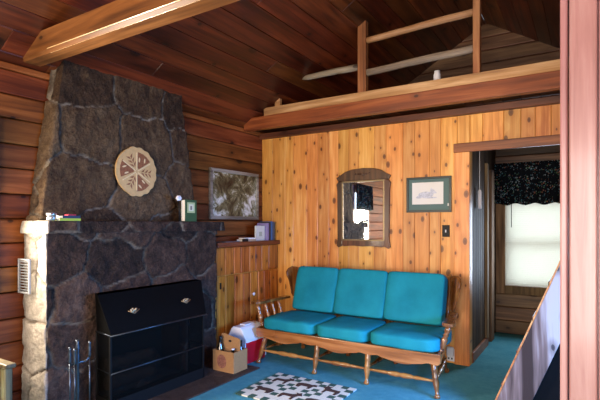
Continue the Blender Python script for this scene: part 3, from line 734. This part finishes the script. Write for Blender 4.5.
# ------------------------------------------------------------------ pictures, mirror
def frame_yz(bm, x, y0, y1, z0, z1, w, d):
    for a in (((y0, z0), (y1, z0), (y1-w, z0+w), (y0+w, z0+w)), ((y1, z0), (y1, z1), (y1-w, z1-w), (y1-w, z0+w)), ((y1, z1), (y0, z1), (y0+w, z1-w), (y1-w, z1-w)), ((y0, z1), (y0, z0), (y0+w, z0+w), (y0+w, z1-w))):
        prism(bm, a, d, M_yz(x), bev=.003)
def frame_xz(bm, y, x0, x1, z0, z1, w, d):
    for a in (((x0, z0), (x1, z0), (x1-w, z0+w), (x0+w, z0+w)), ((x1, z0), (x1, z1), (x1-w, z1-w), (x1-w, z0+w)), ((x1, z1), (x0, z1), (x0+w, z1-w), (x1-w, z1-w)), ((x0, z1), (x0, z0), (x0+w, z0+w), (x0+w, z1-w))):
        prism(bm, a, d, M_xz(y), bev=.003)
pc1 = thing('picture_frame', 'woodland picture in a weathered silver frame on the log wall', 'picture', (X0+.01, 4.02, 1.39))
bm = BM(); frame_yz(bm, X0+.003, 3.60, 4.43, 1.392, 1.937, .035, .03); obj('frame', bm, wood('silver_grey_frame', '#a39a88', '#847a68', '#585041', 'Y', .4, 0, .2, 30), pc1)
t = NT('woodland_print'); c = t.coord(); a = t.noise(c, 7, 7, .72, .8); b = t.noise(t.coord((1, 2, 2)), 1.6, 3, .6, .5)
cc = t.ramp(t.math('ADD', t.math('MULTIPLY', a, .6), t.math('MULTIPLY', b, .4)), [(.36, lin('#1c1a12')), (.45, lin('#453f28')), (.51, lin('#75704c')), (.55, lin('#bdb9a0')), (.60, lin('#e6e3d6'))]); t.bsdf(cc, .25)
bm = BM(); box(bm, (X0+.008, 3.63, 1.42), (X0+.014, 4.40, 1.91)); obj('print', bm, t.m, pc1)
pc2 = thing('picture_frame', 'framed animal sketch with green mat beside the doorway', 'picture', (-1.345, Y1-.01, 1.455))
bm = BM(); frame_xz(bm, Y1-.002, -1.567, -1.123, 1.455, 1.805, .022, .022); obj('frame', bm, plain('dark_green_frame', '#22302c', .35), pc2)
bm = BM(); box(bm, (-1.548, Y1-.010, 1.474), (-1.142, Y1-.004, 1.786)); obj('mat', bm, plain('grey_green_mat', '#4e6a66', .6), pc2)
bm = BM(); box(bm, (-1.51, Y1-.0125, 1.535), (-1.20, Y1-.0105, 1.752)); obj('paper', bm, PAPER, pc2, label='white sheet with a pencil drawing')
bm = BM()
NB = [0]
def blob(cx, cz, rx, rz, rot=0):
    NB[0] += 1; y = Y1-.0127-.0003*NB[0]; o2 = []
    for k in range(20):
        a = 2*PI*k/20; u, w = rx*math.cos(a), rz*math.sin(a); o2.append((cx+u*math.cos(rot)-w*math.sin(rot), cz+u*math.sin(rot)+w*math.cos(rot)))
    prism(bm, o2, .0008, M_xz(y), .5)
blob(-1.37, 1.63, .075, .03); blob(-1.305, 1.658, .026, .022); blob(-1.28, 1.648, .014, .010); blob(-1.43, 1.61, .04, .016, .2); blob(-1.33, 1.60, .07, .008); blob(-1.317, 1.682, .008, .012)
obj('sketch', bm, plain('pencil_grey', '#c6c7cf', .8, nz=.3, nscale=80), pc2)
bm = BM(); box(bm, (-1.16, Y1-.0128, 1.515), (-1.148, Y1-.0105, 1.54)); obj('mat_tag', bm, PAPER, pc2)

mi = thing('wall_mirror', 'carved dark wood mirror with arched top on the pine wall', 'mirror', (-2.045, Y1-.01, 1.09))
x0, x1, xc = -2.352, -1.738, -2.045
def arch(zs, amp): return [(xc+(x1-x0)/2*math.cos(a)*1.0, zs+amp*math.sin(a)) for a in [PI*k/16 for k in range(17)]]
inn = (-2.285, -1.80, 1.165, 1.80)
fr = BM()
yb = Y1-.002
prism(fr, [(x0, 1.10), (x0+.02, 1.085), (inn[0], 1.105), (inn[0], inn[3]), (x0+.02, inn[3]+.005), (x0-.005, 1.77), (x0+.012, 1.70), (x0+.012, 1.2)], .034, M_xz(yb), bev=.005)
prism(fr, [(inn[1], 1.105), (x1-.02, 1.085), (x1, 1.10), (x1-.012, 1.2), (x1-.012, 1.70), (x1+.005, 1.77), (x1-.02, inn[3]+.005), (inn[1], inn[3])], .034, M_xz(yb), bev=.005)
prism(fr, [(inn[0], 1.105), (x0+.09, 1.098), (xc-.1, 1.112), (xc, 1.10), (xc+.1, 1.112), (x1-.09, 1.098), (inn[1], 1.105), (inn[1], inn[2]), (inn[0], inn[2])], .034, M_xz(yb), bev=.005)
tp_ = [(x0+.015, 1.806), (x1-.015, 1.806), (x1+.004, 1.845), (x1-.05, 1.872), (x1-.10, 1.905), (xc+.12, 1.928), (xc, 1.935), (xc-.12, 1.928), (x0+.10, 1.905), (x0+.05, 1.872), (x0-.004, 1.845)]
prism(fr, tp_, .036, M_xz(yb), bev=.005)
obj('frame', fr, DARKW, mi)
bm = BM(); frame_xz(bm, yb-.008, inn[0]-.004, inn[1]+.004, inn[2]-.004, inn[3]+.004, .016, .03); obj('inner_bead', bm, plain('gilt_bead', '#8d7a5a', .35, .6), mi)
MROT = 1.6
MIRM = plain('mirror_glass', '#d9dde0', .02, 1.0)
bm = BM(); box(bm, (inn[0]-xc, -.002, inn[2]), (inn[1]-xc, .002, inn[3]), M=M_at((xc, yb-.017, 0), rz=math.radians(MROT))); obj('glass', bm, MIRM, mi)
bm = BM()
for s_ in (-1, 1):
    for k, (dx, dz, ln) in enumerate(((.012, .865, .03), (.04, .872, .03), (.075, .873, .025))):
        bmesh.ops.create_icosphere(bm, subdivisions=2, radius=1, matrix=Matrix.Translation((xc+s_*dx, yb-.037, 1.0+dz)) @ Matrix.Rotation(s_*(.5-.4*k), 4, 'Y') @ Matrix.Diagonal((.011 if k < 1 else .018, .007, .022 if k < 1 else .009, 1)))
obj('carving', bm, DARKW, mi, smooth=True)
sw = thing('light_switch', 'black light switch plate left of the doorway', 'switch', (-1.18, Y1-.004, 1.22))
bm = BM(); box(bm, (-1.213, Y1-.008, 1.215), (-1.142, Y1-.001, 1.33), .003); obj('plate', bm, BLACK_P, sw)
bm = BM(); box(bm, (-1.183, Y1-.016, 1.258), (-1.172, Y1-.0085, 1.285), .002); obj('toggle', bm, WHITE_P, sw)
oc = thing('wall_outlet', 'white outlet with plugged-in night light low on the pine wall', 'outlet', (-1.14, Y1-.01, .05))
bm = BM(); box(bm, (-1.165, Y1-.012, .02), (-1.093, Y1-.001, .14), .003); obj('plate', bm, WHITE_P, oc)
bm = BM(); box(bm, (-1.163, Y1-.05, .075), (-1.097, Y1-.013, .165), .01, seg=2); obj('plug_body', bm, WHITE_P, oc)
bm = BM(); box(bm, (-1.155, Y1-.016, .04), (-1.142, Y1-.0125, .055)); box(bm, (-1.125, Y1-.016, .04), (-1.112, Y1-.0125, .055)); obj('socket', bm, BLACK_P, oc)

# ------------------------------------------------------------------ sofa
sf = thing('sofa', 'teal three-seat sofa with turned maple frame against the pine wall', 'sofa', (-1.84, 3.9, 0))
LEGP = [(0, .017), (.03, .024), (.08, .022), (.12, .014), (.2, .015), (.42, .027), (.52, .022), (.56, .028), (.60, .02), (.64, .027), (.68, .02), (.72, .027), (.78, .024), (.9, .026), (1, .024)]
for (xt, xb) in ((-2.64, -2.705), (-2.07, -2.08), (-1.58, -1.575), (-1.03, -.985)):
    bm = BM(); turned(bm, (xb, 3.55, .002), (xt, 3.60, .275), LEGP, 14); obj('leg', bm, MAPLE_Z, sf)
for (xt, xb) in ((-2.58, -2.62), (-2.07, -2.08), (-1.58, -1.575), (-1.13, -1.09)):
    bm = BM(); turned(bm, (xb, 4.24, .002), (xt, 4.10, .275), LEGP, 14); obj('leg', bm, MAPLE_Z, sf)
def strp(n):
    p = [(0, .010)]
    for i in range(n):
        c = (i+.5)/n; w = .5/n
        p += [(c-w*.8, .011), (c-w*.45, .016), (c-w*.4, .012), (c-w*.32, .019), (c-w*.1, .023), (c, .017), (c+w*.1, .023), (c+w*.32, .019), (c+w*.4, .012), (c+w*.45, .016), (c+w*.8, .011)]
    return p+[(1, .010)]
for a, b in ((-2.668, -2.085), (-2.065, -1.588), (-1.568, -1.012)):
    bm = BM(); turned(bm, (a, 3.573, .125), (b, 3.573, .125), strp(1), 10); obj('stretcher', bm, MAPLE, sf)
for xf, xr in ((-2.675, -2.60), (-2.075, -2.075), (-1.578, -1.578), (-1.005, -1.085)):
    bm = BM(); turned(bm, (xf, 3.59, .135), (xr, 4.17, .14), strp(1), 10); obj('stretcher', bm, MAPLE_Z, sf)
# seat frame with scalloped apron
bm = BM(); prism(bm, [(-2.72, 3.585), (-.97, 3.585), (-1.07, 4.16), (-2.66, 4.16)], .05, Matrix.Translation((0, 0, .275)), .5, bev=.006); obj('seat_frame', bm, MAPLE, sf)
ap = [(-2.735, .335), (-2.735, .27)]
N = 96
for i in range(N+1):
    s_ = i/N; x = -2.72+1.735*s_; k = (s_*3) % 1.0
    z = .262-.03*math.exp(-((k-.5)/.22)**2)+.012*math.exp(-((k-.13)/.04)**2)+.012*math.exp(-((k-.87)/.04)**2)
    ap.append((x, z-.01))
ap += [(-.965, .27), (-.965, .335)]
bm = BM(); prism(bm, ap, .028, M_xz(3.583), .6, bev=.003); obj('apron', bm, MAPLE, sf)
# back frame
bm = BM(); tr_ = []
for i in range(41):
    s_ = i/40; x = -2.66+1.60*s_; tr_.append((x, .835+.022*math.cos(s_*6*PI+PI)+.012*math.sin(s_*PI)))
prism(bm, [(-2.66, .76)]+[(-1.06, .76)]+tr_[::-1], .03, Matrix.Translation((0, 0, 0)) @ M_xz(4.315), .5, bev=.004); obj('top_rail', bm, MAPLE, sf)
for x in (-2.645, -2.11, -1.59, -1.075):
    bm = BM(); turned(bm, (x, 4.15, .326), (x, 4.295, .885 if x in (-2.645, -1.075) else .80), [(0, .02), (.3, .022), (.5, .018), (.8, .022), (.93, .02), (.96, .013), (.98, .016), (1, .004)], 10); obj('back_post', bm, MAPLE_Z, sf)
# wings flaring outwards
def wing(xb, yb_, xf, yf):
    bm = BM(); d = Vector((xf-xb, yf-yb_, 0)); L_ = d.length; d.normalize()
    rake = .0
    def at(u, z): return (u, z)
    out = [(0, .56), (.10, .565), (.125, .60), (.135, .66), (.17, .73), (.21, .79), (.222, .83), (.20, .865), (.15, .885), (.10, .88), (.05, .865), (.0, .855)]
    M = Matrix(((d.x, 0, d.y, xb), (d.y, 0, -d.x, yb_), (0, 1, 0, 0), (0, 0, 0, 1)))
    sh = Matrix.Identity(4); prism(bm, [(u*L_/.222, z) for u, z in out], .022, M, .5, bev=.006)
    for v in bm.verts: v.co.y += (v.co.z-.72)*.16
    obj('wing', bm, MAPLE_Z, sf)
wing(-2.655, 4.27, -2.73, 4.07)
wing(-1.075, 4.29, -.925, 4.06)
# arms with paddle fronts and spindles
def shear(bm, s_):
    for v in bm.verts: v.co.x -= s_*(.17 if s_ > 0 else .11)*(v.co.y-3.6)
for s_, xa, xi in ((-1, -2.80, -2.73), (1, -.915, -.985)):
    bm = BM(); o2 = []
    o2 = [(-.035, 4.12), (-.03, 3.9), (-.035, 3.74), (-.05, 3.68), (-.052, 3.63), (-.03, 3.60), (.0, 3.595), (.03, 3.60), (.052, 3.63), (.05, 3.68), (.035, 3.74), (.03, 3.9), (.035, 4.12)]
    prism(bm, o2[::-1], .026, Matrix.Translation((xa, 0, .548)), .5, bev=.006); shear(bm, s_); obj('armrest', bm, MAPLE_Z, sf)
    for y, r_ in ((3.66, .024), (3.77, .016), (3.87, .016), (3.97, .016)):
        bm = BM(); turned(bm, (xi, y, .326), (xa, y-.01, .550), [(0, r_*.8), (.12, r_), (.16, r_*.65), (.22, r_*1.05), (.5, r_*1.1), (.6, r_*.6), (.65, r_), (.7, r_*.6), (.8, r_*1.05), (1, r_*.8)], 10); shear(bm, s_); obj('arm_spindle', bm, MAPLE_Z, sf)
    bm = BM(); sx_ = xi-.012 if s_ > 0 else xi-.010
    prism(bm, [(3.60, .255), (4.14, .255), (4.16, .34), (3.59, .34)], .022, M_yz(sx_), .4, bev=.004); shear(bm, s_); obj('side_rail', bm, MAPLE_Z, sf)
# cushions rest loosely on the frame: things of their own
for i, (a, b, lb) in enumerate(((-2.685, -2.092, 'left teal seat cushion on the sofa'), (-2.088, -1.577, 'middle teal seat cushion on the sofa'), (-1.573, -.985, 'right teal seat cushion on the sofa'))):
    bm = BM(); cushion(bm, (b-a-.006, .53, .118), M_at(((a+b)/2, 3.815, .388)), p=7, puff=.10, seed=i, cuts=11)
    c = single('seat_cushion', lb, 'cushion', bm, TEAL, 'loose teal seat cushions of the sofa', True)
for i, (a, b, lb) in enumerate(((-2.60, -2.125, 'left teal back cushion leaning on the sofa back'), (-2.12, -1.605, 'middle teal back cushion leaning on the sofa back'), (-1.60, -1.075, 'right teal back cushion leaning on the sofa back'))):
    bm = BM(); cushion(bm, (b-a+.004, .45, .14), M_at(((a+b)/2, 4.10, .668), rx=math.radians(72)), p=16, puff=.16, seed=i+5, cuts=13)
    single('back_cushion', lb, 'cushion', bm, TEAL, 'loose teal back cushions of the sofa', True)

# ------------------------------------------------------------------ cooler, carton, bottles
co = thing('cooler', 'red and white picnic cooler between the carton and the sofa', 'cooler', (-2.87, 3.60, .0145))
c0, c1, cy0, cy1 = -2.995, -2.757, 3.43, 3.76; cm = (c0+c1)/2
bm = BM(); prism(bm, [(c0+.012, .0146), (c1-.012, .0146), (c1, .222), (c0, .222)], cy1-cy0-.024, M_xz(cy1-.012), .5, bev=.008); obj('body', bm, RED_P, co)
bm = BM(); prism(bm, [(c0-.004, .2222), (c1+.004, .2222), (c1+.004, .245), (c1-.055, .345), (c1-.075, .362), (c0+.075, .362), (c0+.055, .345), (c0-.004, .245)], cy1-cy0+.004, M_xz(cy1+.002), .5, bev=.010); obj('lid', bm, WHITE_P, co)
for y in (cy0-.0025, cy1+.0145):
    bm = BM(); prism(bm, [(c0+.008, .03), (c1-.016, .03), (c1-.008, .222), (c0, .222)], .012, M_xz(y+.012 if y < 3.6 else y-.002), .5, bev=.003); obj('end_plate', bm, WHITE_P, co)
bm = BM(); prism(bm, [(cm-.03, .3622), (cm+.03, .3622), (cm+.035, .374), (cm-.035, .374)], .15, M_xz(3.67), .5, bev=.004); obj('handle', bm, WHITE_P, co)
bm = BM(); prism(bm, [(3.50, .262), (3.565, .262), (3.555, .295), (3.51, .295)], .004, M_yz(-2.795), .5)
for v in bm.verts: v.co.x -= (v.co.z-.262)*.55-.018
obj('button', bm, plain('grey_button', '#8d929c', .4), co)
co.location.z = .001
ct = thing('bottle_carton', 'brown cardboard six-bottle carrier standing on the hearth', 'carton', (-2.78, 3.24, .0142))
x0_, x1_, y0_, y1_, zb, zt = -2.905, -2.66, 3.135, 3.325, .0142, .20
bm = BM(); T = .004
box(bm, (x0_, y0_, zb), (x1_, y1_, zb+T)); box(bm, (x0_, y0_, zb+T), (x0_+T, y1_, zt)); box(bm, (x1_-T, y0_, zb+T), (x1_, y1_, zt)); box(bm, (x0_+T, y0_, zb+T), (x1_-T, y0_+T, zt)); box(bm, (x0_+T, y1_-T, zb+T), (x1_-T, y1_, zt)); obj('tray', bm, CARD, ct)
ym = (y0_+y1_)/2
bm = BM(); hx = -2.78
hp = [(x0_+T, .02), (x1_-T, .02), (x1_-T, .29), (x1_-.012, .305), (x0_+.04, .335), (x0_+.02, .325), (x0_+.012, .20), (x0_+T, .19)]
prism(bm, hp, .006, M_xz(ym+.003), .5)
obj('handle_panel', bm, CARD, ct)
bm = BM(); prism(bm, [(hx+.018*math.cos(a), .272+.010*math.sin(a)) for a in [2*PI*k/16 for k in range(16)]], .001, M_xz(ym-.0032), .5); obj('handle_hole', bm, plain('dark_hole', '#1c120a', .9), ct)
bm = BM()
prism(bm, [(-2.80+.055*math.cos(a), .105+.062*math.sin(a)) for a in [2*PI*k/24 for k in range(24)]], .0008, M_xz(y0_-.0002), .5); obj('printed_mark', bm, plain('faded_red_print', '#8a5847', .8, nz=.4, nscale=70), ct, label='round faded red printed mark')
def bottle(x, y, lb, cap_m, h=.30):
    o = thing('bottle', lb, 'bottle', (x, y, zb+T), 0, 'bottles in the cardboard carrier')
    k = h/.30
    bm = BM(); lathe(bm, [(.0, .001), (.033, .001), (.034, .01), (.034, .165*k), (.030, .195*k), (.016, .225*k), (.0135, .275*k), (.0145, .28*k), (.0145, .288*k)], 16, M_at((x, y, zb+T))); obj('glass', bm, GLASSD, o)
    bm = BM(); lathe(bm, [(.0155, .2882*k), (.016, .292*k), (.0145, .299*k), (.0, .30*k)], 16, M_at((x, y, zb+T))); obj('cap', bm, cap_m, o)
bottle(-2.858, 3.182, 'tall dark bottle at the front left of the carton', BLACK_P)
bottle(-2.705, 3.178, 'short dark bottle with a pale cap at the front right of the carton', WHITE_P, .205)
bottle(-2.702, 3.282, 'dark bottle behind the carton handle on the right', BLACK_P, .26)
# ------------------------------------------------------------------ rug
rg = thing('floor_mat', 'lodge mat with green checks and brown animals on the carpet', 'rug', (-1.94, 3.02, .001))
MWH = plain('cream_pile', '#cfcdc0', .95, nz=.12, nscale=120); MGR = plain('green_pile', '#2e4f44', .95, nz=.2, nscale=120); MGM = plain('grey_green_pile', '#7f948a', .95, nz=.2, nscale=120); MBR = plain('brown_pile', '#3d241b', .95, nz=.3, nscale=120)
rx0, rx1, ry0, ry1 = -2.355, -1.590, 2.80, 3.39
bm = BM(); nx, ny = 13, 10
for i in range(nx):
    for j in range(ny):
        a, b = rx0+(rx1-rx0)*i/nx, rx0+(rx1-rx0)*(i+1)/nx; c, d = ry0+(ry1-ry0)*j/ny, ry0+(ry1-ry0)*(j+1)/ny
        edge = i in (0, nx-1) or j in (0, ny-1) or i % 4 == 0 or j in (4, 5) and False or j == 5
        m = (0 if (i % 2 == 0 and j % 2 == 0) else (1 if (i % 2 and j % 2) else 2)) if edge else 0
        if edge: m = (1 if (i+j) % 2 == 0 else 0)
        box(bm, (a, c, .001), (b, d, .012), 0, mi=m)
bmesh.ops.remove_doubles(bm, verts=bm.verts[:], dist=.0001)
obj('pile', bm, [MWH, MGR, MGM], rg)
def animal(cx, cy, kind, fl=1):
    bm = BM(); s_ = 1.15
    if kind == 0: o2 = [(-.07, -.01), (-.075, .025), (-.05, .04), (0, .045), (.035, .038), (.05, .05), (.075, .045), (.08, .02), (.055, .012), (.05, -.04), (.03, -.04), (.028, -.008), (-.03, -.008), (-.035, -.04), (-.058, -.04)]
    else: o2 = [(-.065, .0), (-.06, .03), (.01, .036), (.035, .055), (.02, .075), (.045, .07), (.06, .085), (.07, .06), (.085, .04), (.06, .03), (.05, .0), (.05, -.05), (.036, -.05), (.03, -.005), (-.035, -.005), (-.04, -.05), (-.056, -.05)]
    prism(bm, [(cx+fl*x*s_, cy+y*s_) for x, y in (o2 if fl > 0 else o2)], .003, Matrix.Translation((0, 0, .0121)), .5)
    obj('animal_motif', bm, MBR, rg, label='brown woven animal figure')
cell = (rx1-rx0)/nx
for cx, cy, k, f in ((rx0+2.5*cell, 3.225, 1, 1), (rx0+6.5*cell, 3.225, 0, 1), (rx0+10.5*cell, 3.225, 1, -1), (rx0+2.5*cell, 2.97, 0, -1), (rx0+6.5*cell, 2.97, 1, 1), (rx0+10.5*cell, 2.97, 0, 1)): animal(cx, cy, k, f)

# ------------------------------------------------------------------ loft stair
st = thing('loft_stair', 'steep wooden loft stair with a scuffed grey side board', 'stair', (-.2, 3.75, 0))
bm = BM()
def stringer(y): return [(-.592, .001), (-.385, .001), (.545, 2.36), (.35, 2.36)]
prism(bm, stringer(0), .04, M_xz(3.48), .55, bev=.003); obj('stringer', bm, STRW, st, label='scuffed grey stair side board')
bm = BM(); prism(bm, [(-.604, .001), (-.593, .001), (.349, 2.36), (.338, 2.36)], .036, M_xz(3.478), .6); obj('edge_strip', bm, PINE_H, st, label='tan strip along the edge of the side board')
bm = BM(); prism(bm, stringer(0), .04, M_xz(4.13), .4, bev=.003); obj('stringer', bm, STRW, st)
for k in range(9):
    z = .24*(k+1); x = -.592+z/2.505
    bm = BM(); box(bm, (x-.022, 3.442, z-.035), (x-.012, 4.088, z), .003, .4); box(bm, (x-.012, 3.482, z-.035), (x+.19, 4.088, z), .0, .4); obj('tread', bm, GABLE, st)
bm = BM(); prism(bm, [(-.37, .001), (1.0, .001), (1.0, 2.3), (.50, 2.3), (-.355, .10)], .02, M_xz(3.51), .4); obj('under_stair_dark', bm, plain('near_black_sheet', '#0b0908', .9, nz=.2, nscale=12, spec=.1), st, label='black sheet standing for the shade under the stair')  # added sheet, painted black for the shade below the treads

# ------------------------------------------------------------------ armchair at the left edge
ac = thing('armchair', 'wooden armchair with flowery teal cushion at the lower left edge', 'chair', (-3.02, 1.06, 0))
for y in (.80, 1.325):
    bm = BM(); box(bm, (-2.82, y-.022, .001), (-2.765, y+.022, .53), .006, .5); obj('leg', bm, OAK_CH, ac)
    bm = BM(); box(bm, (-3.28, y-.022, .001), (-3.235, y+.022, .92), .006, .5); obj('leg', bm, OAK_CH, ac)
    bm = BM(); box(bm, (-3.23, y-.03, .53), (-2.74, y+.03, .556), .008, .6, seg=2); obj('armrest', bm, OAK_CH, ac)
bm = BM(); box(bm, (-3.234, .823, .22), (-2.77, 1.302, .262), .006, .5); obj('seat_frame', bm, OAK_CH, ac)
bm = BM()
for z in (.5, .64, .78, .88): box(bm, (-3.27, .823, z-.03), (-3.245, 1.302, z+.03), .005)
obj('back_slats', bm, OAK_CH, ac)
t = NT('flowery_teal_fabric'); vo = t.n('ShaderNodeTexVoronoi'); t.l(t.coord((26, 26, 26)), vo.inputs['Vector']); vs = t.n('ShaderNodeSeparateColor'); t.l(vo.outputs['Color'], vs.inputs[0])
t.bsdf(t.ramp(vs.outputs[0], [(0, lin('#3f9d9d')), (.4, lin('#e6e3da')), (.6, lin('#b8504a')), (.72, lin('#77bdb8'))], 'CONSTANT'), .85)
bm = BM(); cushion(bm, (.50, .47, .10), M_at((-2.965, 1.0625, .312)), p=7, puff=.1); single('chair_cushion', 'flowery teal seat cushion on the wooden armchair', 'cushion', bm, t.m, smooth=True)

# ------------------------------------------------------------------ light
def area(name, loc, rot, sx, sy, e, hexc, spread=PI):
    l = bpy.data.lights.new(name, 'AREA'); l.shape = 'RECTANGLE'; l.size = sx; l.size_y = sy; l.energy = e; l.color = lin(hexc)[:3]; l.spread = spread
    o = bpy.data.objects.new(name, l); COL.objects.link(o); o.location = loc; o.rotation_euler = rot; return o
area('front_window_daylight', (-1.7, YB+.04, 1.4), (PI/2, 0, 0), 1.55, 1.25, 165, '#ffe3c6')
area('front_door_daylight', (.25, YB+.04, 1.1), (PI/2, 0, 0), 1.15, 1.95, 135, '#fbeee6')
area('right_window_daylight', (XR-.22, 2.5, 1.15), (PI/2-.62, 0, PI/2), 1.45, .6, 125, '#5aa4ff', math.radians(130))
area('left_window_daylight', (X0+.03, 1.16, 1.28), (PI/2, 0, -PI/2), .56, .62, 95, '#ffecd2')
area('hall_window_daylight', (-.38, YG-.16, 1.1), (-PI/2, 0, 0), .5, .95, 18, '#cfe4ff')
w = bpy.data.worlds.new('sky'); SC.world = w; w.use_nodes = True
nt = w.node_tree; bg = nt.nodes['Background']; bg.inputs[0].default_value = (.75, .85, 1, 1); bg.inputs[1].default_value = .3

# ------------------------------------------------------------------ camera
cam = bpy.data.cameras.new('camera'); co_ = bpy.data.objects.new('camera', cam); COL.objects.link(co_)
cam.sensor_width = 36; cam.lens = 36*461/600; cam.shift_y = .04; cam.clip_start = .05
co_.location = (0, 0, 1.34); co_.rotation_euler = (PI/2, 0, math.atan2(.5318, .8469))
SC.camera = co_
SC.view_settings.view_transform = 'Standard'; SC.view_settings.look = 'None'; SC.view_settings.gamma = 1; SC.view_settings.use_curve_mapping = False
SC.view_settings.exposure = 0.12
for o in bpy.data.objects:
    for k in ('_w', '_r'):
        if k in o: del o[k]
